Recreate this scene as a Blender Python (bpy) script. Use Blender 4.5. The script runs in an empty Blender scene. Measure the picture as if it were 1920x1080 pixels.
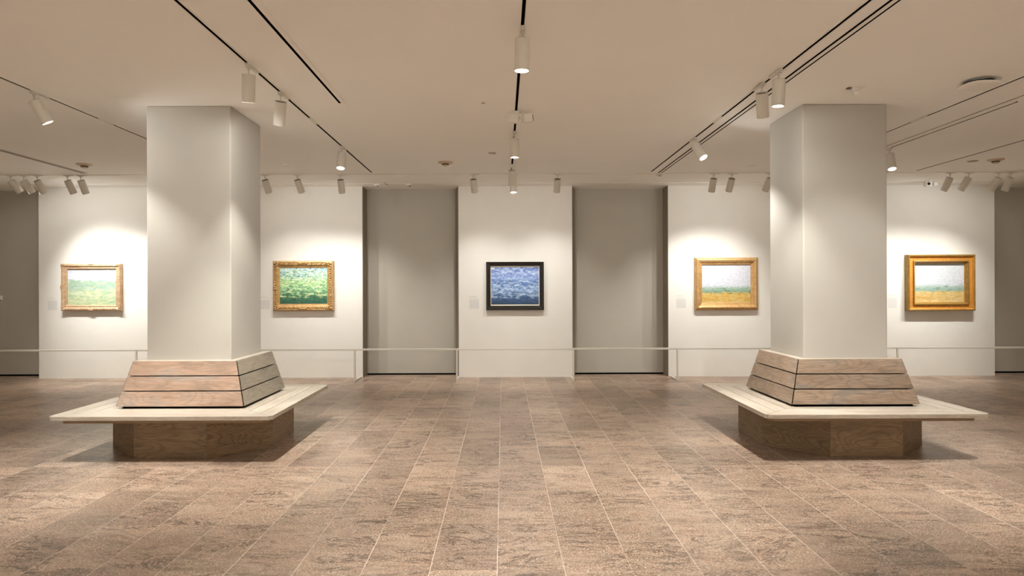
import bpy, bmesh, math, random
from mathutils import Matrix, Vector
random.seed(7)
C = bpy.context.scene.collection
S = bpy.context.scene
PI = math.pi

# ------------------------------------------------------------------ camera, world, exposure
EYE = 1.70
cam_d = bpy.data.cameras.new('camera'); cam = bpy.data.objects.new('camera', cam_d); C.objects.link(cam)
cam_d.sensor_width = 36; cam_d.lens = 1275 / 1920 * 36
cam_d.shift_x = 17 / 1920
cam_d.clip_start = .05; cam_d.clip_end = 100
cam.matrix_world = Matrix.Translation((0, 0, EYE)) @ Matrix.Rotation(PI/2, 4, 'X') @ Matrix.Rotation(-.0031, 4, 'Z')
S.camera = cam
w = bpy.data.worlds.new('world'); S.world = w; w.use_nodes = True
w.node_tree.nodes['Background'].inputs[0].default_value = (1.0, .86, .70, 1)
w.node_tree.nodes['Background'].inputs[1].default_value = .02
S.view_settings.view_transform = 'Standard'; S.view_settings.look = 'None'
S.view_settings.gamma = 1; S.view_settings.use_curve_mapping = False
S.view_settings.exposure = 1.4
S.cycles.use_denoising = True
S.cycles.use_light_tree = True
S.cycles.max_bounces = 8; S.cycles.diffuse_bounces = 7; S.cycles.glossy_bounces = 4
S.cycles.sample_clamp_indirect = 4.0
S.cycles.caustics_refractive = False

WARM = (1.0, 1.0, .975)          # colour of the spot lamps
P_WALL = 44                      # watts of the wall row
P_DOWN = 150                     # watts of the down lights

CEIL = 3.644
WALL = 12.98                     # face of the picture walls
NICHE = 13.38                    # back of the recesses

# ------------------------------------------------------------------ node helpers
class NT:
    def __init__(s, name):
        s.m = bpy.data.materials.new(name); s.m.use_nodes = True
        s.t = s.m.node_tree; s.b = s.t.nodes['Principled BSDF']
    def n(s, kind, **kw):
        x = s.t.nodes.new(kind)
        ins = kw.pop('ins', {})
        for k, v in kw.items(): setattr(x, k, v)
        for k, v in ins.items(): s.set(x.inputs[k], v)
        return x
    def set(s, inp, v):
        if isinstance(v, bpy.types.NodeSocket): s.t.links.new(v, inp)
        else: inp.default_value = v
    def math(s, op, a, b=0.0, c=None, clamp=False):
        x = s.t.nodes.new('ShaderNodeMath'); x.operation = op; x.use_clamp = clamp
        s.set(x.inputs[0], a); s.set(x.inputs[1], b)
        if c is not None: s.set(x.inputs[2], c)
        return x.outputs[0]
    def vec(s, x, y, z=0.0):
        v = s.t.nodes.new('ShaderNodeCombineXYZ')
        for i, q in enumerate((x, y, z)): s.set(v.inputs[i], q)
        return v.outputs[0]
    def sep(s, v):
        x = s.t.nodes.new('ShaderNodeSeparateXYZ'); s.set(x.inputs[0], v); return x.outputs
    def noise(s, v, scale=5, detail=4, rough=.55, dist=0.0, col=False):
        x = s.n('ShaderNodeTexNoise', ins={'Vector': v, 'Scale': scale, 'Detail': detail, 'Roughness': rough, 'Distortion': dist})
        return x.outputs['Color' if col else 'Fac']
    def white(s, v, col=False):
        x = s.n('ShaderNodeTexWhiteNoise', ins={'Vector': v}); return x.outputs['Color' if col else 'Value']
    def ramp(s, f, stops, interp='LINEAR'):
        x = s.t.nodes.new('ShaderNodeValToRGB'); x.color_ramp.interpolation = interp
        e = x.color_ramp.elements
        while len(e) > 1: e.remove(e[-1])
        e[0].position = stops[0][0]; e[0].color = col4(stops[0][1])
        for p, c in stops[1:]:
            q = e.new(p); q.color = col4(c)
        s.set(x.inputs[0], f); return x.outputs[0]
    def mix(s, f, a, b, mode='MIX'):
        x = s.t.nodes.new('ShaderNodeMix'); x.data_type = 'RGBA'; x.blend_type = mode
        s.set(x.inputs[0], f); s.set(x.inputs[6], col4(a)); s.set(x.inputs[7], col4(b)); return x.outputs[2]
    def obj(s): return s.t.nodes.new('ShaderNodeTexCoord').outputs['Object']
    def gen(s): return s.t.nodes.new('ShaderNodeTexCoord').outputs['Generated']
    def out(s, col, rough=.5, bump=None, bs=.2, bd=.01, **kw):
        s.set(s.b.inputs['Base Color'], col4(col)); s.set(s.b.inputs['Roughness'], rough)
        for k, v in kw.items(): s.set(s.b.inputs[k.replace('_', ' ')], v)
        if bump is not None:
            b = s.n('ShaderNodeBump', ins={'Height': bump, 'Strength': bs, 'Distance': bd})
            s.set(s.b.inputs['Normal'], b.outputs[0])
        return s.m
def col4(c):
    if isinstance(c, bpy.types.NodeSocket): return c
    if isinstance(c, (int, float)): return (c, c, c, 1)
    return tuple(c) + ((1,) if len(c) == 3 else ())
def lin(h):
    r = [int(h[i:i+2], 16) / 255 for i in (0, 2, 4)]
    return tuple(x / 12.92 if x <= .04045 else ((x + .055) / 1.055) ** 2.4 for x in r)

def paint(name, col, rough=.75, var=.04, scale=3.0):
    t = NT(name); o = t.obj()
    n = t.noise(o, scale, 4)
    c = t.mix(n, tuple(x * (1 - var) for x in col), tuple(min(1, x * (1 + var)) for x in col))
    fine = t.noise(o, 180, 2)
    return t.out(c, rough, fine, .06, .002)

M = {}
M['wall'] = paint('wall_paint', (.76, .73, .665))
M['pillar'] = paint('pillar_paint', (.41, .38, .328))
M['niche'] = paint('shaded_recess_paint', (.45, .415, .35))  # wall paint darkened: the shade of the recesses is put into the colour
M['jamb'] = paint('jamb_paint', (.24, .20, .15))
M['ceiling'] = paint('ceiling_paint', (.90, .885, .845), .85, .035, .9)
M['black'] = NT('black_gap').out((.003, .003, .003), .9, Specular_IOR_Level=0.0)
M['trackblack'] = NT('track_channel_black').out((.003, .003, .003), .9, Specular_IOR_Level=0.0)
M['cover_grey'] = NT('cover_grey').out((.42, .37, .31), .6)
M['slotgrey'] = NT('diffuser_grey').out((.16, .13, .10), .6)
M['white_metal'] = paint('white_powder_coat', (.68, .65, .58), .45, .02, 20)
M['trim_white'] = paint('flange_paint', (.84, .81, .75), .6, .02, 5)
M['rear'] = NT('spot_rear_vent').out((.12, .10, .08), .6)
M['rail'] = paint('rail_coat', (.66, .62, .54), .4, .02, 10)
M['steel'] = NT('clip_steel').out((.8, .78, .72), .35, Metallic=.3)
M['lens_dark'] = NT('camera_lens').out((.01, .01, .012), .15)
M['device'] = paint('device_plastic', (.80, .77, .71), .5, .02, 10)
M['beige_dev'] = paint('detector_plastic', (.60, .47, .33), .5, .02, 10)
def emis(name, col, st):
    t = NT(name); t.out((.8, .8, .8), .3); t.b.inputs['Emission Color'].default_value = col4(col); t.b.inputs['Emission Strength'].default_value = st
    return t.m
M['lens'] = emis('lamp_lens', (1, .93, .82), 9)
M['lens_soft'] = emis('lamp_lens_soft', (1, .93, .82), 3)

def floor_mat():
    t = NT('pink_granite_tiles'); o = t.obj(); x, y, z = t.sep(o)
    TX, TY = .406, .80
    u = t.math('DIVIDE', t.math('ADD', x, .04), TX); v = t.math('DIVIDE', t.math('SUBTRACT', y, 4.10 - .8 * 20), TY)
    iu = t.math('FLOOR', u); iv = t.math('FLOOR', v)
    fu = t.math('FRACT', u); fv = t.math('FRACT', v)
    cell = t.vec(iu, iv, 3.0)
    r = t.white(cell, True); rr, rg, rb = t.sep(r)
    r1 = t.white(t.vec(iu, iv, 9.0))
    p = t.n('ShaderNodeVectorMath', operation='ADD'); t.set(p.inputs[0], o)
    sc = t.n('ShaderNodeVectorMath', operation='SCALE'); t.set(sc.inputs[0], r); sc.inputs['Scale'].default_value = 13.0
    t.set(p.inputs[1], sc.outputs[0]); q = p.outputs[0]
    # veins drawn out across the tile
    qs = t.n('ShaderNodeMapping', ins={'Vector': q, 'Scale': (.55, 1.6, 1), 'Rotation': (0, 0, .35)}).outputs[0]
    n1 = t.noise(qs, 2.2, 6, .62, .9)
    base = t.ramp(n1, [(.25, lin('8a7363')), (.45, lin('a08772')), (.6, lin('ad937d')), (.8, lin('bda58f'))])
    blot = t.noise(q, 7, 5, .6)
    base = t.mix(t.math('MULTIPLY', t.ramp(blot, [(.45, 0.0), (.75, 1.0)]), .45), base, lin('b48870'))
    # speckle
    sp = t.noise(o, 72, 5, .85, .5)
    base = t.mix(t.ramp(sp, [(.425, .95), (.465, .0)]), base, lin('4a382c'))
    sp2 = t.noise(q, 95, 4, .85, .4)
    base = t.mix(t.ramp(sp2, [(.535, 0.0), (.60, .85)]), base, lin('ead8c4'))
    # thin dark veins
    vn = t.noise(qs, 2.6, 7, .68, 1.4)
    ve = t.math('ABSOLUTE', t.math('SUBTRACT', vn, .5))
    vm = t.ramp(ve, [(0, 1.0), (.026, 0.0)])
    mk = t.ramp(t.noise(q, 1.8, 3), [(.40, 0.0), (.55, 1.0)])
    base = t.mix(t.math('MULTIPLY', t.math('MULTIPLY', vm, mk), .85), base, lin('3a2f28'))
    vn2 = t.noise(t.n('ShaderNodeMapping', ins={'Vector': q, 'Scale': (.8, 2.6, 1), 'Rotation': (0, 0, -.2)}).outputs[0], 4.5, 6, .6, 1.0)
    vm2 = t.ramp(t.math('ABSOLUTE', t.math('SUBTRACT', vn2, .5)), [(0, 1.0), (.018, 0.0)])
    mk2 = t.ramp(t.noise(q, 2.6, 3), [(.48, 0.0), (.60, .8)])
    base = t.mix(t.math('MULTIPLY', vm2, mk2), base, lin('453830'))
    lightv = t.ramp(t.noise(qs, 4.0, 5, .65, .8), [(.52, 0.0), (.70, .45)])
    base = t.mix(lightv, base, lin('c6ae98'))
    mott = t.ramp(t.noise(qs, 5.5, 6, .7, .5), [(.54, 0.0), (.76, .45)])
    base = t.mix(mott, base, lin('6f594a'))
    # per tile tone
    tone = t.math('ADD', .70, t.math('MULTIPLY', r1, .30))
    base = t.mix(1.0, base, t.vec(tone, tone, t.math('MULTIPLY', tone, .985)), 'MULTIPLY')
    base = t.mix(t.math('MULTIPLY', t.math('GREATER_THAN', rb, .86), .2), base, lin('6b5a4c'))
    eu = t.math('MULTIPLY', t.math('SUBTRACT', .5, t.math('ABSOLUTE', t.math('SUBTRACT', fu, .5))), TX)
    ev = t.math('MULTIPLY', t.math('SUBTRACT', .5, t.math('ABSOLUTE', t.math('SUBTRACT', fv, .5))), TY)
    gu = t.ramp(eu, [(.0015, 1.0), (.0026, 0.0)])
    gv = t.ramp(ev, [(.0006, .6), (.0024, 0.0)])
    base = t.mix(t.math('MULTIPLY', gv, .6), base, lin('7d6857'))
    jl = t.math('LESS_THAN', t.math('ABSOLUTE', t.math('SUBTRACT', y, 12.67)), .010)
    base = t.mix(t.math('MULTIPLY', jl, .6), base, lin('4a3c30'))
    base = t.mix(t.math('MULTIPLY', gu, t.ramp(t.noise(o, .9, 2), [(.36, .25), (.58, .9)])), base, lin('e2d3bf'))
    rough = t.math('ADD', .26, t.math('MULTIPLY', sp, .2))
    return t.out(base, rough, t.math('ADD', t.math('MULTIPLY', sp, .3), t.math('SUBTRACT', 1.0, gu)), .05, .001, Specular_IOR_Level=.28)
M['floor'] = floor_mat()

def wood(name, stops, dark, freq=7.0, rough=.42, contrast=.5):
    """grain runs along UV.x (metres); attribute 'board' gives each plank its own tone"""
    t = NT(name)
    uv = t.n('ShaderNodeUVMap', uv_map='UV').outputs[0]
    x, y, z = t.sep(uv)
    at = t.n('ShaderNodeAttribute', attribute_name='board').outputs['Fac']
    p = t.vec(t.math('MULTIPLY', x, 1.1), t.math('MULTIPLY', y, 4.6), t.math('MULTIPLY', at, 37.0))
    h = t.math('ADD', t.noise(p, 1.0, 1.5, .35, .25), t.math('MULTIPLY', t.noise(t.vec(t.math('MULTIPLY', x, 9), t.math('MULTIPLY', y, 22), at), 1.0, 3, .6), .035))
    f = t.math('FRACT', t.math('MULTIPLY', h, freq * 5.0))
    ring = t.ramp(f, [(0, .9), (.12, .25), (.55, 0.0), (.86, .25), (1, .9)])
    fib = t.noise(t.vec(t.math('MULTIPLY', x, 6), t.math('MULTIPLY', y, 110), at), 1.0, 5, .7)
    base = t.ramp(t.noise(t.vec(t.math('MULTIPLY', x, 1.6), t.math('MULTIPLY', y, 7), t.math('MULTIPLY', at, 91.0)), 1.0, 4, .6), stops)
    base = t.mix(t.math('MULTIPLY', ring, contrast), base, dark)
    base = t.mix(t.math('MULTIPLY', t.ramp(fib, [(.35, .9), (.6, 0.0)]), .55), base, dark)
    tone = t.math('ADD', .80, t.math('MULTIPLY', t.white(t.vec(at, at, 1.0)), .30))
    base = t.mix(1.0, base, t.vec(tone, tone, tone), 'MULTIPLY')
    return t.out(base, rough, fib, .12, .002)
M['wood_seat'] = wood('bleached_oak_seat', [(.3, lin('b0a492')), (.55, lin('c2b6a6')), (.75, lin('cbc1b3'))], lin('93826d'), 4, .36, .28)
M['wood_pink'] = wood('rosy_oak_backrest', [(.3, lin('8d7a6a')), (.42, lin('a98c76')), (.52, lin('b39681')), (.60, lin('aa9686')), (.75, lin('a0978c'))], lin('6d5b4d'), 3.4, .42, .36)
M['wood_grey'] = wood('grey_oak_backrest', [(.3, lin('7d7366')), (.5, lin('998d7b')), (.7, lin('8d8375'))], lin('57503f'), 3.4, .45, .36)
M['wood_tan'] = wood('tan_oak_backrest', [(.3, lin('7b6c5c')), (.42, lin('9b836d')), (.54, lin('a28b75')), (.64, lin('8d8174')), (.8, lin('857a6c'))], lin('4f4336'), 3.4, .45, .40)
M['wood_base'] = wood('brown_oak_base', [(.3, lin('7d6548')), (.5, lin('977c5c')), (.7, lin('8a7152'))], lin('46362a'), 5, .5, .6)

# ------------------------------------------------------------------ mesh helpers
def tag(o, label=None, cat=None, group=None, kind=None):
    if label: o['label'] = label
    if cat: o['category'] = cat
    if group: o['group'] = group
    if kind: o['kind'] = kind
    return o
def empty(name, loc, label, cat, group=None):
    o = bpy.data.objects.new(name, None); C.objects.link(o); o.location = loc; o.empty_display_size = .1
    return tag(o, label, cat, group)
def link(name, bm, mat, parent=None, smooth=False, bevel=0, loc=None):
    me = bpy.data.meshes.new(name); bmesh.ops.recalc_face_normals(bm, faces=bm.faces)
    bm.to_mesh(me); bm.free()
    if mat: me.materials.append(mat)
    if smooth:
        for p in me.polygons: p.use_smooth = True
    return inst(name, me, parent, bevel, loc, smooth)
def inst(name, me, parent=None, bevel=0, loc=None, smooth=False):
    o = bpy.data.objects.new(name, me); C.objects.link(o)
    if parent: o.parent = parent
    if loc: o.location = loc
    if bevel:
        b = o.modifiers.new('bevel', 'BEVEL'); b.width = bevel; b.segments = 2; b.limit_method = 'ANGLE'; b.angle_limit = .6
    return o
def box(bm, x0, x1, y0, y1, z0, z1):
    v = [bm.verts.new(p) for p in ((x0,y0,z0),(x1,y0,z0),(x1,y1,z0),(x0,y1,z0),(x0,y0,z1),(x1,y0,z1),(x1,y1,z1),(x0,y1,z1))]
    for f in ((0,3,2,1),(4,5,6,7),(0,1,5,4),(1,2,6,5),(2,3,7,6),(3,0,4,7)): bm.faces.new([v[i] for i in f])
    return v
def BX(*a):
    bm = bmesh.new(); box(bm, *a); return bm
def prism(bm, pts, z0, z1):
    a = [bm.verts.new((p[0], p[1], z0)) for p in pts]; b = [bm.verts.new((p[0], p[1], z1)) for p in pts]
    n = len(pts); fs = [bm.faces.new(a[::-1]), bm.faces.new(b)]
    for i in range(n): fs.append(bm.faces.new((a[i], a[(i+1) % n], b[(i+1) % n], b[i])))
    return fs
def ring_prism(bm, outer, inner, z0, z1):
    n = len(outer)
    V = [[bm.verts.new((p[0], p[1], z)) for p in L] for L, z in ((outer, z0), (outer, z1), (inner, z1), (inner, z0))]
    for i in range(n):
        j = (i + 1) % n
        for k in range(4):
            a, b = V[k], V[(k+1) % 4]
            bm.faces.new((a[i], a[j], b[j], b[i]))
def lathe(bm, prof, seg=32, M4=None, cap0=False, cap1=False):
    rings = []
    for r, z in prof:
        ring = []
        for i in range(seg):
            a = 2 * PI * i / seg; p = Vector((r * math.cos(a), r * math.sin(a), z))
            if M4: p = M4 @ p
            ring.append(bm.verts.new(p))
        rings.append(ring)
    for a, b in zip(rings, rings[1:]):
        for i in range(seg): bm.faces.new((a[i], a[(i+1) % seg], b[(i+1) % seg], b[i]))
    if cap0: bm.faces.new(rings[0])
    if cap1: bm.faces.new(rings[-1])
def sq(h): return [(-h, -h), (h, -h), (h, h), (-h, h)]

# ------------------------------------------------------------------ the room
XL, XR, YB = -11.6, 11.9, -4.2
def struct(name, bm, mat, bevel=0):
    o = link(name, bm, mat, bevel=bevel); o['kind'] = 'structure'; return o
struct('floor', BX(XL, XR, YB, 13.9, -.15, 0), M['floor'])
struct('ceiling', BX(XL, XR, YB, 13.9, CEIL, CEIL + .15), M['ceiling'])
struct('wall_left', BX(XL - .2, XL, YB, 13.9, 0, CEIL), M['wall'])
struct('wall_right', BX(XR, XR + .2, YB, 13.9, 0, CEIL), M['wall'])
struct('wall_front', BX(XL, XR, YB - .2, YB, 0, CEIL), M['wall'])
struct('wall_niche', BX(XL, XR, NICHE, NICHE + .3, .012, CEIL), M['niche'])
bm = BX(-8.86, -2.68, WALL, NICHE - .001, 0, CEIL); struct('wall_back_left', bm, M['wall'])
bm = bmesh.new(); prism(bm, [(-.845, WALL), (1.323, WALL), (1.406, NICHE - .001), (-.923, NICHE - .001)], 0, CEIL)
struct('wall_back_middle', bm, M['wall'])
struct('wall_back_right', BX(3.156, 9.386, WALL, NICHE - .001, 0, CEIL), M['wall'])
# dark taupe jambs lining the sides of the two recesses
def quadprism(p, q, off, z0, z1):
    bm = bmesh.new(); prism(bm, [p, q, (q[0] + off, q[1]), (p[0] + off, p[1])], z0, z1); return bm
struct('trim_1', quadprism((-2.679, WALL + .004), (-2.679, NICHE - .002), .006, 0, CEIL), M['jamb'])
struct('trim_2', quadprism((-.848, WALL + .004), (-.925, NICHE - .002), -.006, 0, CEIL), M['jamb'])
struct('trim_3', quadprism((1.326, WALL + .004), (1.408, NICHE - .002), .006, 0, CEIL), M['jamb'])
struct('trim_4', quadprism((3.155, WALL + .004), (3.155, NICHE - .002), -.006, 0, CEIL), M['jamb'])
# black strips painting the shade of the gap where the recess walls meet the floor
for i, (a, b) in enumerate(((XL, -8.862), (-2.672, -.932), (1.415, 3.148), (9.388, XR))):
    struct('shadow_gap_%d' % (i + 1), BX(a, b, NICHE - .006, NICHE + .02, .0, .03), M['black'])

# pillars
def pillar(x, label):
    h = .447; bm = BX(-h, h, -h, h, 0, CEIL - .001)
    o = link('pillar', bm, M['pillar'], bevel=.012, loc=(x, 7.67, 0)); tag(o, label, 'pillar', None, 'structure')
pillar(-3.335, 'square taupe pillar rising through the left wooden bench')
pillar(3.636, 'square taupe pillar rising through the right wooden bench')

# ------------------------------------------------------------------ benches
def board_faces(bm, pts, frame, uvl, att, bid, flip=False):
    """pts: list of (bottom3, top3) columns; frame: (origin, udir, vdir)"""
    a = [bm.verts.new(p[0]) for p in pts]; b = [bm.verts.new(p[1]) for p in pts]
    n = len(pts); fs = [bm.faces.new(a[::-1]), bm.faces.new(b)]
    for i in range(n): fs.append(bm.faces.new((a[i], a[(i+1) % n], b[(i+1) % n], b[i])))
    o, u, v = frame
    ou, ov = random.uniform(0, 9), random.uniform(0, 9)
    nrm = u.cross(v)
    for f in fs:
        f.normal_update()
        for l in f.loops:
            d = l.vert.co - o
            l[uvl].uv = (d.dot(u) + ou, d.dot(v) + d.dot(nrm) * .7 + ov)
            l.vert[att] = bid
def new_bm():
    bm = bmesh.new(); return bm, bm.loops.layers.uv.new('UV'), bm.verts.layers.float.new('board')
def bench(x, label, tones, front_split=None):
    root = empty('pillar_bench', (x, 7.67, 0), label, 'bench', 'wooden benches built around the pillars')
    Z0, Z1, H, R = .425, .465, 1.09, .07
    ds = [.625, .775, .930, H]
    sides = ('front', 'right', 'back', 'left')
    for k in range(4):
        rot = Matrix.Rotation(k * PI / 2, 3, 'Z')
        u = rot @ Vector((1, 0, 0)); v = rot @ Vector((0, 1, 0))
        bm, uvl, att = new_bm()
        for j in range(3):
            d0, d1 = ds[j] + (.003 if j else 0), ds[j+1] - (.003 if j < 2 else 0); g = .0028
            if j < 2: pl = [(-d1 + g, -d1), (d1 - g, -d1), (d0 - g, -d0), (-d0 + g, -d0)]
            else:
                c = d1 - R; arc = [(c + R * math.cos(a), -c + R * math.sin(a)) for a in [-PI/2 + PI/4 * i / 6 for i in range(7)]]
                arc[-1] = (arc[-1][0] - g, arc[-1][1])
                pl = [(-p[0], p[1]) for p in arc[::-1]] + arc + [(d0 - g, -d0), (-d0 + g, -d0)]
            board_faces(bm, [(rot @ Vector((p[0], p[1], Z0)), rot @ Vector((p[0], p[1], Z1))) for p in pl],
                        (rot @ Vector((0, -d0, Z1)), u, v), uvl, att, random.random())
        link('seat_panel', bm, M['wood_seat'], root, bevel=.002)
        # backrest planks
        zb, zt, hb, ht, th = .490, .946, .664, .546, .024
        bm, uvl, att = new_bm()
        def P(s, t, inn): # s -1..1 across, t up
            hh = hb + (ht - hb) * t; sl = math.atan2(hb - ht, zt - zb)
            return rot @ Vector((s * (hh - .008) , -hh + inn * math.cos(sl), zb + (zt - zb) * t - inn * math.sin(sl)))
        for j in range(3):
            t0, t1 = j / 3 + (.011 if j else 0), (j + 1) / 3 - (.011 if j < 2 else 0)
            cols = []
            for s, t in ((-1, t0), (1, t0), (1, t1), (-1, t1)):
                o_ = P(s, t, 0); i_ = P(s * .955, t, th); cols.append((i_, o_))
            up = (P(0, 1, 0) - P(0, 0, 0)).normalized()
            board_faces(bm, cols, (P(0, t0, 0), u, up), uvl, att, random.random())
        link('backrest_panel', bm, M[tones[k]], root, bevel=.0025)
    # carcass behind the planks, black in place of the shade in the gaps
    bm = bmesh.new()
    V = []
    for h, z in ((.615, .4655), (.505, .930), (.4485, .930), (.4485, .4655)):
        V.append([bm.verts.new((p[0], p[1], z)) for p in sq(h)])
    for k in range(4):
        for i in range(4): bm.faces.new((V[k][i], V[k][(i+1) % 4], V[(k+1) % 4][(i+1) % 4], V[(k+1) % 4][i]))
    tag(link('backrest_core', bm, M['black'], root), 'black carcass standing in for the shade in the gaps between planks')
    # top cap ring
    bm, uvl, att = new_bm()
    for k in range(4):
        rot = Matrix.Rotation(k * PI / 2, 3, 'Z'); a, b = .532, .4485
        cols = [(rot @ Vector((px, py, .931)), rot @ Vector((px, py, .948))) for px, py in ((-a, -a), (a, -a), (b, -b), (-b, -b))]
        board_faces(bm, cols, (rot @ Vector((0, -a, .95)), rot @ Vector((1, 0, 0)), rot @ Vector((0, 1, 0))), uvl, att, random.random())
    link('backrest_cap', bm, M['wood_seat'], root, bevel=.002)
    # support plate
    bm = bmesh.new(); c, R2 = 1.005 - .05, .05
    outer = []; 
    for qx, qy, a0 in ((1, -1, -PI/2), (1, 1, 0), (-1, 1, PI/2), (-1, -1, PI)):
        for i in range(5):
            a = a0 + PI/2 * i / 4; outer.append((qx * c + R2 * math.cos(a), qy * c + R2 * math.sin(a)))
    inner = []
    for p in outer:
        m = max(abs(p[0]), abs(p[1])); inner.append((p[0] / m * .4485, p[1] / m * .4485))
    ring_prism(bm, outer, inner, .384, .4245)
    uvl = bm.loops.layers.uv.new('UV')
    link('seat_support', bm, M['wood_base'], root)
    # octagonal base of flat panels
    A = .86; e = .365
    oc = [(-e, -A), (e, -A), (A, -e), (A, e), (e, A), (-e, A), (-A, e), (-A, -e)]
    bm, uvl, att = new_bm()
    for i in range(8):
        p, q = Vector(oc[i]).to_3d(), Vector(oc[(i+1) % 8]).to_3d()
        d = (q - p).normalized(); nn = Vector((d.y, -d.x, 0))
        pi_, qi_ = p * .965, q * .965
        g = d * .0012
        cols = [(pi_ + g + Vector((0,0,.001)), pi_ + g + Vector((0,0,.3835))), (p + g + Vector((0,0,.001)), p + g + Vector((0,0,.3835))),
                (q - g + Vector((0,0,.001)), q - g + Vector((0,0,.3835))), (qi_ - g + Vector((0,0,.001)), qi_ - g + Vector((0,0,.3835)))]
        board_faces(bm, cols, (p, d, Vector((0, 0, 1))), uvl, att, random.random())
    link('base', bm, M['wood_base'], root)
    return root
bench(-3.335, 'bleached wooden bench around the left pillar, with a rosy front backrest', ('wood_pink', 'wood_grey', 'wood_grey', 'wood_tan'))
bench(3.636, 'bleached wooden bench around the right pillar, with a greyish tan backrest', ('wood_tan', 'wood_grey', 'wood_grey', 'wood_tan'))

# ------------------------------------------------------------------ barrier rail in front of the pictures
RY, RZ = 12.42, .60
root = empty('barrier_rail', (0, RY, 0), 'long low off-white metal barrier rail standing in front of the picture wall', 'railing')
link('top_rail', BX(XL + .05, XR - .05, -.014, .014, RZ - .034, RZ), M['rail'], root, bevel=.003)
for px in (-10.55, -6.70, -2.71, -.845, 1.285, 3.185, 7.20, 10.9):
    p = link('post', BX(px - .015, px + .015, -.014, .014, 0, RZ - .034), M['rail'], root, bevel=.002)
    link('foot', BX(px - .014, px + .014, .015, .54, 0, .026), M['rail'], p, bevel=.002)

# ------------------------------------------------------------------ paintings
def mottle(name, stops, dabs, amt=.6, tilt=0.0, wob=.18, scale=7):
    """broad painterly fields from bottom (0) to top (1) with short dabs of other colours"""
    t = NT(name); g = t.gen(); x, y, z = t.sep(g)
    p = t.vec(x, z, 0.0)
    w1 = t.noise(p, 3.0, 4, .6)
    h = t.math('ADD', t.math('ADD', z, t.math('MULTIPLY', x, tilt)), t.math('MULTIPLY', t.math('SUBTRACT', w1, .5), wob * 2))
    base = t.ramp(h, stops)
    for i, (c, lo, hi, zlo, zhi) in enumerate(dabs):
        mp = t.n('ShaderNodeMapping', ins={'Vector': p, 'Scale': (1, 1.8, 1), 'Location': (i * 7.3, i * 3.1, 0), 'Rotation': (0, 0, .3 * (i % 3 - 1))}).outputs[0]
        n = t.noise(mp, scale + i * 3, 5, .7, .6)
        m = t.ramp(n, [(lo, 0.0), (hi, 1.0)])
        zone = t.math('MULTIPLY', t.ramp(h, [(max(0, zlo - .05), 0.0), (zlo, 1.0)]) if zlo > 0 else 1.0, t.ramp(h, [(zhi, 1.0), (min(1, zhi + .05), 0.0)]) if zhi < 1 else 1.0)
        base = t.mix(t.math('MULTIPLY', t.math('MULTIPLY', m, zone), amt), base, c)
    st = t.noise(p, 45, 3, .7)
    dim = .92 if 'blue' in name else 1.0 if 'green' in name else .68
    base = t.mix(1.0, base, (dim, dim, dim * 1.02), 'MULTIPLY')
    return t.out(base, .5, st, .4, .004)
art = [
 mottle('canvas_pale_meadow', [(.0, lin('d3dcae')), (.35, lin('dde6c0')), (.52, lin('b8cfc0')), (.62, lin('c3d6b4')), (.74, lin('e6eaf2')), (1, lin('dbe2f2'))],
        [(lin('8fc095'), .45, .62, 0, .7), (lin('f0dfa0'), .52, .66, 0, .55), (lin('6f93c8'), .56, .66, .45, 1), (lin('ffffff'), .45, .6, .7, 1)], .75, .0, .14),
 mottle('canvas_green_garden', [(.0, lin('2f5a48')), (.25, lin('3d7550')), (.42, lin('7fb887')), (.6, lin('a6cf7f')), (.8, lin('8fc0b0')), (1, lin('9fc0cc'))],
        [(lin('dcebb0'), .48, .6, .2, 1), (lin('1f4636'), .5, .62, 0, 1), (lin('c96f50'), .62, .68, 0, .7), (lin('e9f2f5'), .52, .62, .55, 1)], .85, .0, .22, 9),
 mottle('canvas_blue_field', [(.0, lin('2d4460')), (.2, lin('3a5f8e')), (.4, lin('7fa0cc')), (.6, lin('5d80bb')), (.8, lin('7c92cc')), (1, lin('4b62a4'))],
        [(lin('c3d8ec'), .46, .60, .2, 1), (lin('22365c'), .5, .63, 0, .6), (lin('e3dc9a'), .62, .7, .35, 1), (lin('2c4234'), .52, .64, 0, .3)], .85, .0, .2, 9),
 mottle('canvas_gold_field', [(.0, lin('d9c98a')), (.08, lin('e2b14e')), (.24, lin('e8bb55')), (.30, lin('8fb295')), (.38, lin('b5cdb8')), (.46, lin('e4e8f0')), (1, lin('eef0f6'))],
        [(lin('f3d68c'), .45, .6, 0, .26), (lin('3f7459'), .54, .62, .24, .42), (lin('c3cde6'), .52, .66, .45, 1), (lin('ffffff'), .45, .6, .45, 1)], .8, .0, .07, 8),
 mottle('canvas_straw_field', [(.0, lin('e2cf90')), (.1, lin('e6b75e')), (.26, lin('ecc878')), (.31, lin('a3c2ad')), (.40, lin('c2d6ca')), (.48, lin('e6ebee')), (1, lin('e9f0ee'))],
        [(lin('f6e2a8'), .45, .6, 0, .26), (lin('62937c'), .55, .63, .26, .42), (lin('cfdbe6'), .52, .66, .45, 1), (lin('ffffff'), .45, .6, .45, 1)], .75, .0, .06, 7)]
def gilt(name, c0, c1, dark, rough=.38):
    t = NT(name); o = t.obj(); n = t.noise(o, 14, 5, .65)
    base = t.ramp(n, [(.3, c0), (.7, c1)])
    n2 = t.noise(o, 60, 3, .7)
    base = t.mix(t.ramp(n2, [(.32, .6), (.46, 0.0)]), base, dark)
    return t.out(base, rough, n2, .3, .004, Metallic=.35)
M['gilt_pale'] = gilt('pale_gilt', lin('b08e6c'), lin('cdb08e'), lin('5d442c'), .5)
M['gilt_rich'] = gilt('antique_gilt', lin('a9834c'), lin('cfa974'), lin('43301a'), .4)
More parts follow.
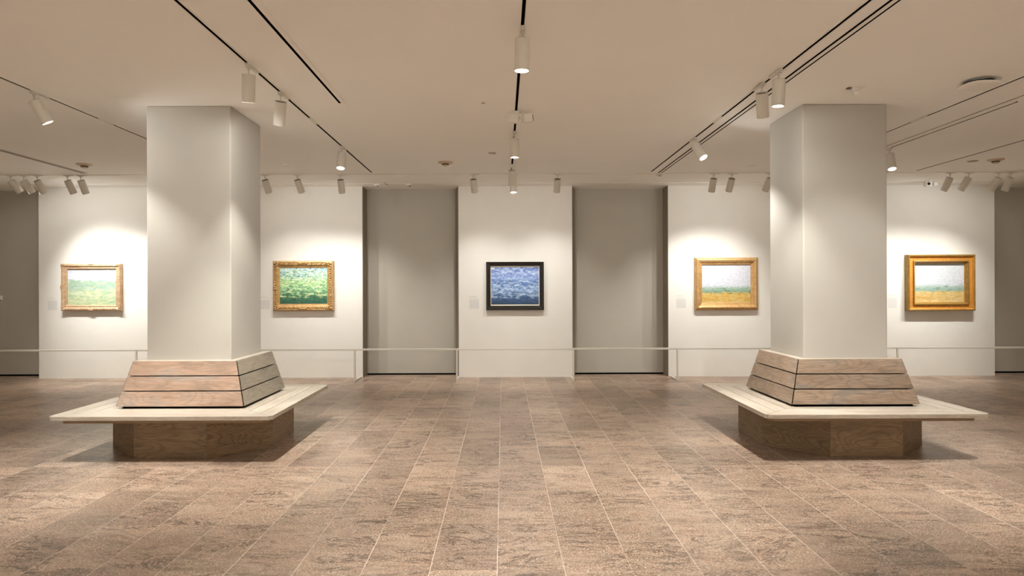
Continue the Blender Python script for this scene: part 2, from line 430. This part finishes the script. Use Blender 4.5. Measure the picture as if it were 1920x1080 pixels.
M['gilt_satin'] = gilt('satin_gilt', lin('b58b54'), lin('d0a872'), lin('74522a'), .4)
M['gilt_orange'] = gilt('amber_gilt', lin('cf8a35'), lin('e0a04c'), lin('a56a24'), .45)
M['gilt_dark'] = gilt('aged_gold_edge', lin('8a6a30'), lin('a88544'), lin('3a2a10'), .45)
M['ebony'] = gilt('black_lacquer', lin('17120f'), lin('261e19'), lin('080605'), .3)
M['cream'] = paint('cream_liner', lin('e9dcc0'), .6)

def frame_mesh(W, H, prof, y0=0.0):
    """sweep prof [(inset, height off the wall)] round a W x H rectangle with mitred corners; +z up, -y out"""
    bm = bmesh.new(); rings = []
    for ins, h in prof:
        a, b = W/2 - ins, H/2 - ins
        rings.append([bm.verts.new((sx * a, -h + y0, sz * b)) for sx, sz in ((-1,-1),(1,-1),(1,1),(-1,1))])
    rings.append(rings[0])
    for r, q in zip(rings, rings[1:]):
        for i in range(4): bm.faces.new((r[i], r[(i+1) % 4], q[(i+1) % 4], q[i]))
    return bm
def blob(bm, c, sx, sy, sz, ang=0.0):
    m = Matrix.Translation(c) @ Matrix.Rotation(ang, 4, 'Y') @ Matrix.Diagonal((sx, sy, sz, 1))
    bmesh.ops.create_icosphere(bm, subdivisions=2, radius=1, matrix=m)
def carving(W, H, ins, y, size, step, corner, seed):
    """run of carved leaves with larger scrolls at the corners and mid sides"""
    rnd = random.Random(seed); bm = bmesh.new()
    a, b = W/2 - ins, H/2 - ins
    for (p, q) in (((-a,-b),(a,-b)), ((a,-b),(a,b)), ((a,b),(-a,b)), ((-a,b),(-a,-b))):
        L = math.hypot(q[0]-p[0], q[1]-p[1]); n = int(L / step); th = math.atan2(q[1]-p[1], q[0]-p[0])
        for i in range(n + 1):
            f = i / n; x, z = p[0] + (q[0]-p[0]) * f, p[1] + (q[1]-p[1]) * f
            s = 1 if i % 2 else -1
            blob(bm, (x, -y, z), size * rnd.uniform(.85, 1.15), size * .45, size * .42, -th + s * .75)
        mx, mz = (p[0]+q[0])/2, (p[1]+q[1])/2
        ox, oz = math.sin(th), -math.cos(th)
        for d in (-1.6, -.7, 0, .7, 1.6):
            blob(bm, (mx + d * corner * .8 * math.cos(th) + ox * size * (.9 - abs(d) * .3), -y - .006, mz + d * corner * .8 * math.sin(th) + oz * size * (.9 - abs(d) * .3)), corner * .55, size * .6, corner * .38, -th + d * .5)
    for sx in (-1, 1):
        for sz in (-1, 1):
            for (dx, dz, k) in ((.15, .15, 1.1), (-.9, .25, .8), (.25, -.9, .8), (-1.8, .1, .6), (.1, -1.8, .6), (-.5, -.5, .7)):
                blob(bm, (sx * (a + dx * corner), -y - .008, sz * (b + dz * corner)), corner * .55 * k, size * .7 * k, corner * .42 * k, sx * sz * .78 + dx)
    return bm
def painting(i, x, z, W, H, cw, ch, label, prof, fm, liner=None, carve=None, clips=False, extra=None, cz=0.0, cx=0.0):
    r = empty('framed_painting', (x, WALL - .003, z), label, 'painting', None)
    link('frame', frame_mesh(W, H, prof), M[fm], r, bevel=.002)
    fr = r.children[0] if r.children else None
    fr = [o for o in bpy.data.objects if o.parent == r][0]
    if carve: link('carving', carving(W, H, *carve), M[fm], fr, smooth=True)
    if extra:
        for nm, w_, h_, pf, mm in extra: link(nm, frame_mesh(w_, h_, pf), M[mm], fr, bevel=.0015)
    if liner:
        lw, ly, lm = liner
        link('liner', frame_mesh(cw + 2 * lw, ch + 2 * lw, [(0, ly), (0, ly + .008), (lw * .8, ly + .004), (lw, ly - .004), (lw, ly - .012)]), M[lm], fr)
    yy = .032
    link('canvas', BX(-cw/2 - .006, cw/2 + .006, -yy, -yy + .016, -ch/2 - .006, ch/2 + .006), art[i], r)
    if clips:
        for s in (-.40, .41):
            bm = BX(s - .035, s + .035, -.085, -.002, -H/2 - .022, -H/2 - .004); link('bracket', bm, M['steel'], r, bevel=.002)
    return r
FP = [(0, 0), (0, .055), (.012, .085), (.03, .09), (.05, .07), (.075, .078), (.10, .055), (.112, .05), (.118, .032), (.118, .012)]
painting(0, -7.823, 1.738, 1.15, .90, .92, .70, 'landscape canvas in a knobbly pale gold frame, left of the left pillar',
    [(0, .0), (0, .04), (.015, .075), (.045, .085), (.07, .06), (.095, .062), (.112, .045), (.115, .012)], 'gilt_pale', carve=(.030, .078, .020, .030, .030, 3))
painting(1, -3.795, 1.753, 1.155, .95, .90, .685, 'green garden canvas in a carved antique gold frame, right of the left pillar',
    FP, 'gilt_rich', carve=(.058, .080, .027, .042, .050, 5), liner=(.022, .040, 'gilt_satin'))
painting(2, .230, 1.739, 1.095, .915, .905, .715, 'blue canvas in a plain black frame on the middle wall',
    [(0, 0), (0, .07), (.01, .078), (.045, .072), (.058, .060), (.075, .060), (.09, .035), (.09, .012)], 'ebony', liner=(.018, .038, 'cream'))
painting(3, 4.251, 1.767, 1.20, .995, .915, .735, 'golden field canvas in a smooth stepped gold frame, left of the right pillar',
    [(0, 0), (0, .05), (.02, .062), (.03, .085), (.05, .095), (.085, .080), (.10, .060), (.135, .05), (.142, .012)], 'gilt_satin', carve=(.014, .052, .008, .016, .010, 8))
painting(4, 8.305, 1.774, 1.27, 1.055, .945, .735, 'pale field canvas in a wide flat amber gold frame, right of the right pillar',
    [(0, 0), (0, .10), (.012, .118), (.030, .112), (.042, .085), (.118, .078), (.118, .06), (.163, .05), (.163, .012)], 'gilt_orange', clips=True,
    extra=[('inner_moulding', 1.05, .84, [(0, .075), (0, .108), (.018, .112), (.030, .085), (.052, .05), (.052, .03), (0, .03)], 'gilt_dark'),
           ('outer_moulding', 1.282, 1.067, [(0, .0), (0, .102), (.014, .126), (.034, .120), (.040, .085), (.040, .0)], 'gilt_dark')])

# wall labels: grey lettering printed on the wall left of each picture
def text_mat():
    t = NT('faint_grey_lettering'); g = t.gen(); x, y, z = t.sep(g)
    row = t.math('FRACT', t.math('MULTIPLY', z, 13.0)); rid = t.math('FLOOR', t.math('MULTIPLY', z, 13.0))
    line = t.math('MULTIPLY', t.math('GREATER_THAN', row, .35), t.math('GREATER_THAN', t.noise(t.vec(t.math('MULTIPLY', x, 60), rid, 0.0), 1.0, 3, .8), .42))
    return t.out(t.mix(line, (.74, .71, .65), (.57, .56, .54)), .8)
M['text'] = text_mat()
M['textdark'] = NT('grey_title_lettering').out((.5, .49, .46), .8)
for x, lab in ((-8.60, 'the pale gold framed landscape'), (-4.54, 'the carved gold framed green garden'), (-.55, 'the black framed blue canvas'),
               (3.40, 'the smooth gold framed golden field'), (7.43, 'the wide amber framed pale field')):
    r = empty('wall_label', (x, WALL, 1.42), 'faint grey wall text left of ' + lab + ' canvas', 'label', 'wall texts beside the pictures')
    link('text_block', BX(-.09, .09, -.0015, .0, -.115, .06), M['text'], r)
    link('title_line', BX(-.09, .04, -.0015, .0, .115, .122), M['textdark'], r)
    link('subtitle_line', BX(-.09, .075, -.0015, .0, .082, .086), M['textdark'], r)
r = empty('wall_plate', (-9.88, NICHE, 1.535), 'small white wall plate at the far left edge of the back wall', 'wall plate')
link('plate', BX(-.04, .04, -.02, .0, -.045, .045), M['device'], r, bevel=.004)
link('slot', BX(-.02, .03, -.024, -.0195, -.045, -.035), M['black'], r)

# ------------------------------------------------------------------ ceiling tracks and slots
def track(x, y0, y1, label, covers=((7.72, 8.0),), along='y', wd=.026, grp='ceiling lighting tracks'):
    if along == 'y':
        r = empty('lighting_track', (x, y0, CEIL), label, 'lighting track', grp)
        L = y1 - y0
        link('channel', BX(-wd/2, wd/2, 0, L, -.004, 0), M['trackblack'], r)
        for s in (-1, 1): link('flange', BX(*sorted((s * wd/2, s * (wd/2 + .010))), 0, L, -.007, 0), M['trim_white'], r)
        for a, b in covers: link('joint_cover', BX(-wd/2 - .004, wd/2 + .004, a - y0, b - y0, -.011, -.004), M['white_metal'], r)
    else:
        r = empty('lighting_track', (y0, x, CEIL), label, 'lighting track', grp)
        L = y1 - y0
        link('channel', BX(0, L, -wd/2, wd/2, -.004, 0), M['slotgrey'], r)
        for s in (-1, 1): link('flange', BX(0, L, *sorted((s * wd/2, s * (wd/2 + .010))), -.007, 0), M['trim_white'], r)
        for a, b in covers: link('joint_cover', BX(a - y0, b - y0, -wd/2 - .004, wd/2 + .004, -.011, -.004), M['white_metal'], r)
    return r
TY1 = 11.38
track(-4.59, -3.5, TY1, 'black ceiling track carrying the spotlight left of the left pillar')
track(-2.19, -3.5, TY1, 'black ceiling track with three spotlights right of the left pillar')
track(.15, -3.5, TY1, 'black ceiling track down the middle of the room')
track(2.49, -3.5, TY1, 'black ceiling track with three spotlights left of the right pillar')
track(4.82, -3.5, 8.6, 'black ceiling track passing below the round ceiling disc')
track(5.41, 7.15, 9.75, 'short ceiling track of the bright spotlight at the right pillar', covers=())
track(11.55, XL + .3, XR - .3, 'long thin cross track of the row of wall spotlights',
      covers=((-2.45, -1.85), (.02, .28), (2.25, 2.55), (-7.1, -6.5), (5.0, 5.6)), along='x', wd=.014)
track(12.60, -8.9, -1.25, 'thin pale cross track close to the left picture wall', covers=((-7.3, -6.9), (-2.6, -2.45)), along='x', wd=.008)
track(12.60, -.75, 9.2, 'thin pale cross track close to the middle and right walls', covers=((.2, .5), (3.2, 3.6)), along='x', wd=.008)
def slot(x, y0, y1, offs, label, mats='trackblack', panel=None):
    r = empty('slot_diffuser', (x, y0, CEIL), label, 'air slot', None)
    L = y1 - y0
    for o, wd in offs: link('slot', BX(o - wd/2, o + wd/2, 0, L, -.004, 0), M[mats], r)
    if panel: link('blank_strip', BX(panel[0], panel[1], 0, L, -.007, 0), M['trim_white'], r)
    return r
slot(-1.70, -2.5, 7.12, ((0, .025),), 'single black air slot ending left of the middle track', panel=(.016, .062))
slot(2.665, -2.5, 11.50, ((-.028, .016), (.026, .020)), 'pair of black air slots beside the track left of the right pillar', panel=(-.019, .015))
slot(-7.0, 5.0, 11.40, ((-.035, .010), (0, .010), (.035, .010)), 'triple grey air slot in the left ceiling corner', 'slotgrey')
slot(6.93, 4.0, 11.38, ((0, .012),), 'thin dark air slot in the right ceiling corner')
slot(5.30, 6.9, 9.6, ((0, .007),), 'hairline grey slot beside the short track right of the right pillar', 'slotgrey')
slot(-2.17, 12.47, 12.76, ((-.012, .010), (.014, .010)), 'tiny double slot above the left recess', 'slotgrey')

# ------------------------------------------------------------------ spotlights
def shell_mesh():
    bm = bmesh.new()
    lathe(bm, [(.050, -.012), (.0545, -.006), (.0555, 0), (.0565, -.004), (.0565, -.232), (.0555, -.235), (.052, -.235), (.051, -.212)], 36)
    me = bpy.data.meshes.new('lamp_housing'); bmesh.ops.recalc_face_normals(bm, faces=bm.faces); bm.to_mesh(me); bm.free()
    me.materials.append(M['white_metal'])
    for p in me.polygons: p.use_smooth = True
    return me
def disc_mesh(name, r, z, mat, dome=0):
    bm = bmesh.new()
    lathe(bm, [(r, z), (r * .7, z - dome * .6), (r * .35, z - dome * .9), (.001, z - dome)], 36, cap1=True)
    lathe(bm, [(r, z), (r, z + .004), (.001, z + .004)], 36, cap1=True)
    me = bpy.data.meshes.new(name); bmesh.ops.recalc_face_normals(bm, faces=bm.faces); bm.to_mesh(me); bm.free(); me.materials.append(M[mat]); return me
HOUSE = shell_mesh(); REAR = disc_mesh('rear_cap', .0495, -.012, 'rear'); LENS = disc_mesh('lens', .0505, -.222, 'lens', .004); LENS2 = disc_mesh('lens', .0505, -.222, 'lens_soft', .004)
def mk(name, f):
    bm = bmesh.new(); f(bm); me = bpy.data.meshes.new(name); bmesh.ops.recalc_face_normals(bm, faces=bm.faces); bm.to_mesh(me); bm.free(); me.materials.append(M['white_metal']); return me
def ad_y(bm): box(bm, -.015, .015, -.05, .21, -.020, -.0075); box(bm, -.018, .018, -.035, .035, -.034, -.020)
def ad_x(bm): box(bm, -.07, .10, -.013, .013, -.018, -.0075); box(bm, -.03, .03, -.016, .016, -.030, -.018)
AD_Y, AD_X = mk('adapter', ad_y), mk('adapter', ad_x)
STEM = mk('stem', lambda bm: (lathe(bm, [(.013, -.033), (.011, -.052), (.0065, -.056), (.0065, -.094)], 16, cap0=True, cap1=True),))
KN = mk('knuckle', lambda bm: lathe(bm, [(.001, .002), (.012, 0), (.014, -.010), (.010, -.014)], 16))
def spot(x, y, tx, ty, label, power, ang=50, blend=.8, along='y', lens=LENS, group='track spotlights', size=.03, col=WARM, spill=.07):
    r = empty('track_spotlight', (x, y, CEIL), label, 'spotlight', group)
    inst('adapter', AD_Y if along == 'y' else AD_X, r)
    inst('stem', STEM, r)
    d = Vector((tx, ty, -1)).normalized()
    q = Vector((0, 0, -1)).rotation_difference(d)
    piv = Vector((0, 0, -.094))
    h = inst('lamp_housing', HOUSE, r); h.rotation_mode = 'QUATERNION'; h.rotation_quaternion = q; h.location = piv
    inst('rear_cap', REAR, h); tag(inst('lens', lens, h), 'glowing white lens')
    if power > 0:
        ld = bpy.data.lights.new('spot_lamp', 'SPOT'); ld.energy = power; ld.spot_size = math.radians(ang); ld.spot_blend = blend
        ld.shadow_soft_size = size; ld.color = col; ld.use_soft_falloff = True
        lo = bpy.data.objects.new('spot_lamp', ld); C.objects.link(lo); lo.parent = h; lo.location = (0, 0, -.245)
        l2 = bpy.data.lights.new('spill_lamp', 'SPOT'); l2.energy = power * spill; l2.spot_size = math.radians(178); l2.spot_blend = .3
        l2.shadow_soft_size = size; l2.color = col
        lo = bpy.data.objects.new('spill_lamp', l2); C.objects.link(lo); lo.parent = h; lo.location = (0, 0, -.245)
    return r
# ceiling track rows: (x, y, lean sideways, lean towards the picture wall, label, watts, cone)
spot(-4.58, 6.65, .44, .34, 'white spotlight tilted towards the left side of the left pillar', P_DOWN * .5, 62, spill=.20)
spot(-2.19, 5.87, -.10, .22, 'upright white spotlight in front of the left pillar, nearest on its track', P_DOWN, 76)
spot(-2.19, 6.72, -.22, .40, 'white spotlight beside the left pillar, second on its track', P_DOWN * .5, 60, spill=.13)
spot(-2.19, 9.28, -.02, -.32, 'small glowing spotlight between the left pillar and the picture wall', P_DOWN * .3, 60)
spot(.15, 5.06, -.02, .02, 'large glowing spotlight on the middle track, nearest the viewer', P_DOWN, 84)
spot(.15, 8.43, .0, .0, 'glowing spotlight on the middle track behind the twin head fitting', P_DOWN * .5, 80)
spot(.15, 10.68, -.02, .35, 'unlit looking spotlight on the middle track just before the cross track', P_DOWN * .12, 50)
spot(2.47, 6.07, -.03, .04, 'white spotlight with glowing rim before the right pillar, nearest on its track', P_DOWN, 76)
spot(2.47, 6.47, .20, .42, 'white spotlight leaning away towards the right pillar, second on its track', P_DOWN * .5, 60, spill=.13)
spot(2.49, 8.80, .42, -.55, 'dazzling spotlight left of the right pillar, third on its track', P_DOWN * .5, 60)
spot(5.41, 9.50, -.05, -.35, 'dazzling spotlight peeking out from behind the right pillar', P_DOWN * .5, 60)
# unseen lamps outside the view: some placed by the bench shadows, others added to brighten the room
for (x, y, tx, ty, k, ang) in ((4.82, 5.85, 0, .05, .9, 76), (-4.59, 5.75, 0, .05, .9, 76), (-8.9, 6.2, 0, .1, 1, 80), (9.2, 6.2, 0, .1, 1, 80), (-4.59, 3.3, 0, 0, .8, 76), (4.82, 3.3, 0, 0, .8, 76),
        (-2.19, 3.0, -.62, 2.3, .2, 28), (2.49, 3.0, .62, 2.3, 1.1, 28), (.15, 2.2, 0, .1, 1, 84), (-4.59, .2, 0, 0, 1, 84), (4.82, .2, 0, 0, 1, 84), (-2.19, -.6, 0, 0, 1, 84), (2.49, -.6, 0, 0, 1, 84)):
    spot(x, y, tx, ty, 'unseen white ceiling spotlight outside the view, lighting the room', P_DOWN * k, ang, spill=.02)
for x in (-9.2, -6.9, -4.6, -2.3, 0, 2.3, 4.6, 6.9, 9.2):  # unseen row added as fill, lighting the wall behind the camera
    spot(x, -2.7, 0, -.8, 'unseen white ceiling spotlight outside the view, lighting the room', P_DOWN * .9, 90, spill=.1)
# the row along the picture wall
row = [(-8.36, .50, .95, 'first from the left end of the wall row, tilted steeply right'), (-8.135, .40, .88, 'second from the left end of the wall row'),
       (-7.908, .20, .82, 'third from the left end of the wall row'), (-7.392, .19, .82, 'fourth from the left end of the wall row, above the pale landscape'),
       (-7.166, .15, .70, 'fifth from the left end of the wall row, right above the pale landscape'),
       (-4.04, .16, .85, 'in the wall row right at the edge of the left pillar'), (-3.488, .22, .82, 'in the wall row above the green garden painting'),
       (-2.754, .0, .75, 'in the wall row at the left edge of the left recess'),
       (-.498, .08, .75, 'in the wall row above the left part of the middle wall'), (.933, -.04, .80, 'in the wall row above the right part of the middle wall'),
       (3.587, -.04, .75, 'in the wall row above the golden field painting, left one'), (3.895, -.08, .85, 'in the wall row above the golden field painting, right one'),
       (4.548, -.25, .85, 'in the wall row half hidden by the right pillar'),
       (7.60, -.20, .72, 'first of the four wall row lamps right of the right pillar'), (7.917, -.34, .85, 'second of the four wall row lamps right of the right pillar'),
       (8.425, -.26, .85, 'third of the four wall row lamps right of the right pillar'), (8.633, -.16, .75, 'last of the four wall row lamps right of the right pillar')]
for x, tx, ty, lab in row:
    spot(x, 11.55, tx, ty * .64, 'white spotlight ' + lab, P_WALL, 88, 1.0, 'x', group='spotlights in the row along the picture wall', spill=.075)
spot(.18, 11.55, .02, -.12, 'small bright spotlight in the wall row straight above the middle painting', P_WALL, 88, 1.0, 'x', group='spotlights in the row along the picture wall', spill=.10)

# ------------------------------------------------------------------ ceiling fittings
r = empty('twin_head_fitting', (.15, 7.47, CEIL), 'boxy white twin head fitting hanging on the middle track', 'ceiling fitting')
link('adapter', BX(-.03, .03, -.05, .05, -.04, -.0075), M['device'], r, bevel=.003)
bm = bmesh.new(); lathe(bm, [(.012, -.04), (.012, -.075), (.022, -.085), (.022, -.120), (.010, -.13)], 16, Matrix.Translation((.05, 0, 0)), True, True); link('swivel', bm, M['device'], r, smooth=True)
link('mount_arm', BX(-.01, .06, -.015, .015, -.06, -.04), M['device'], r, bevel=.002)
for s, a in ((-1, .05), (1, -.12)):
    bm = bmesh.new(); m = Matrix.Translation((.05 + s * .075, 0, -.082)) @ Matrix.Rotation(a, 4, 'Y')
    prism(bm, [(-.055, -.035), (.035, -.035), (.055, -.012), (.055, .035), (-.055, .035)] if s < 0 else [(-.035, -.035), (.055, -.035), (.055, .035), (-.055, .035), (-.055, -.012)], -.045, .045)
    bmesh.ops.transform(bm, matrix=m, verts=bm.verts); hd = link('head', bm, M['device'], r, bevel=.004)
    bm = BX(-.02 if s < 0 else .052, .02 if s < 0 else .062, -.04 if s < 0 else -.028, -.034 if s < 0 else .028, -.03, .03); bmesh.ops.transform(bm, matrix=m, verts=bm.verts); link('head_cover', bm, M['slotgrey'] if s > 0 else M['device'], hd)
def detector(x, y, lab):
    r = empty('smoke_detector', (x, y, CEIL), 'small beige domed smoke detector ' + lab, 'smoke detector', 'smoke detectors on the ceiling')
    bm = bmesh.new(); lathe(bm, [(.115, 0), (.115, -.010), (.09, -.022), (.05, -.026)], 32, cap0=True, cap1=True); link('mounting_plate', bm, M['beige_dev'], r, smooth=False)
    bm = bmesh.new(); lathe(bm, [(.052, -.026), (.056, -.034), (.050, -.046)], 28, cap0=True, cap1=True); link('sensor_ring', bm, M['rear'], r)
    bm = bmesh.new(); lathe(bm, [(.046, -.046), (.040, -.058), (.012, -.064)], 28, cap0=True, cap1=True); link('dome', bm, M['beige_dev'], r, smooth=True)
detector(-6.50, 10.57, 'left of the left pillar'); detector(-.88, 10.49, 'left of the middle track'); detector(7.55, 10.41, 'in the right ceiling corner')
def roundel(name, x, y, rad, th, lab, mat='trim_white'):
    bm = bmesh.new(); lathe(bm, [(rad, 0), (rad, -th * .6), (rad * .85, -th)], 28, cap0=True, cap1=True)
    o = link(name, bm, M[mat], None, loc=(x, y, CEIL)); tag(o, lab, 'sprinkler cover', 'flush sprinkler covers')
roundel('sprinkler_cover', -.148, 9.79, .058, .012, 'flat grey sprinkler cover left of the second lamp of the middle track', 'cover_grey')
roundel('sprinkler_cover', -.20, 7.14, .022, .006, 'tiny dark ceiling dot left of the twin head fitting', 'cover_grey')
roundel('sprinkler_cover', -3.37, 10.62, .055, .030, 'small round grey sensor on the ceiling right of the left pillar', 'device')
roundel('sprinkler_cover', 7.28, 10.53, .075, .010, 'flat grey sprinkler cover beside the right corner detector', 'cover_grey')
roundel('sprinkler_cover', 3.995, 10.89, .06, .006, 'flat pale sprinkler cover left of the right pillar', 'trim_white')
roundel('sprinkler_cover', -2.93, 10.25, .02, .008, 'tiny pale ceiling dot right of the left pillar', 'device')
# round disc hanging under a dark opening
r = empty('ceiling_disc', (4.50, 6.42, CEIL), 'rounded white disc hanging just under the ceiling near the right edge', 'ceiling speaker')
bm = bmesh.new(); lathe(bm, [(.085, 0), (.085, -.03)], 32, cap0=True, cap1=True); link('collar', bm, M['trim_white'], r)
bm = bmesh.new(); lathe(bm, [(.13, -.018), (.13, -.031), (.05, -.031)], 40, cap0=True, cap1=True); link('inner_ring', bm, M['black'], r)
bm = bmesh.new()
def squircle(bm, levels, seg=48):
    rings = []
    for rr, z in levels:
        ring = []
        for i in range(seg):
            a = 2 * PI * i / seg; c_, s_ = math.cos(a), math.sin(a); k = (abs(c_) ** 3 + abs(s_) ** 3) ** (-1 / 3)
            ring.append(bm.verts.new((rr * k * c_, rr * k * s_, z)))
        rings.append(ring)
    for a, b in zip(rings, rings[1:]):
        for i in range(seg): bm.faces.new((a[i], a[(i+1) % seg], b[(i+1) % seg], b[i]))
    bm.faces.new(rings[0]); bm.faces.new(rings[-1])
squircle(bm, [(.13, -.032), (.152, -.037), (.155, -.044), (.145, -.054), (.09, -.064), (.02, -.068)]); link('cover', bm, M['trim_white'], r, smooth=True)
# sensor on a plate before the right pillar
r = empty('ceiling_sensor', (3.43, 6.61, CEIL), 'small white sensor on a square plate in front of the right pillar', 'sensor')
link('plate', BX(-.085, .085, -.06, .06, -.008, 0), M['device'], r, bevel=.002)
bm = BX(-.04, .03, -.035, .035, -.06, -.008); bmesh.ops.transform(bm, matrix=Matrix.Rotation(.15, 4, 'Y'), verts=bm.verts); b_ = link('body', bm, M['device'], r, bevel=.006)
bm = bmesh.new(); lathe(bm, [(.024, 0), (.026, -.02), (.018, -.032), (.004, -.036)], 20, Matrix.Translation((0, -.02, -.055)) @ Matrix.Rotation(-.6, 4, 'X'), True, True); link('sensor_eye', bm, M['device'], r, smooth=True)
link('latch', BX(-.078, -.045, -.02, .02, -.02, -.008), M['rear'], r)
# small box at the end of the double air slot
r = empty('junction_box', (2.675, 11.62, CEIL), 'little pale box on the cross track at the end of the double slot', 'ceiling box')
link('box', BX(-.05, .05, -.03, .03, -.035, -.0115), M['device'], r, bevel=.004); link('window', BX(-.02, .02, -.031, -.0302, -.045, -.035), M['rear'], r)
# little devices over the left recess and the camera at the right
for x, lab in ((-2.33, 'left of the tiny slot'), (-1.74, 'right of the tiny slot')):
    r = empty('recess_sensor', (x, 12.62, CEIL), 'tiny white sensor block above the left recess, ' + lab, 'sensor', 'sensor blocks above the left recess')
    link('housing', BX(-.055, .045, -.03, .03, -.042, -.008), M['device'], r, bevel=.003)
    bm = bmesh.new(); lathe(bm, [(.018, 0), (.018, -.014)], 16, Matrix.Translation((.02, -.02, -.042)), True, True); link('eye', bm, M['rear'], r)
r = empty('security_camera', (7.80, 12.42, CEIL), 'white box security camera with dark lens above the rightmost painting', 'camera')
link('mount', BX(-.02, .12, -.02, .02, -.02, 0), M['device'], r); link('arm', BX(.035, .055, -.012, .012, -.05, -.02), M['device'], r)
b_ = link('body', BX(-.09, .02, -.045, .05, -.115, -.03), M['device'], r, bevel=.010)
bm = bmesh.new(); lathe(bm, [(.026, 0), (.026, .012)], 24, Matrix.Translation((-.045, -.045, -.072)) @ Matrix.Rotation(PI/2, 4, 'X'), True, True); tag(link('lens', bm, M['lens_dark'], b_), 'dark glass lens')
link('power_box', BX(.06, .13, -.03, .03, -.10, -.03), M['device'], r, bevel=.006)
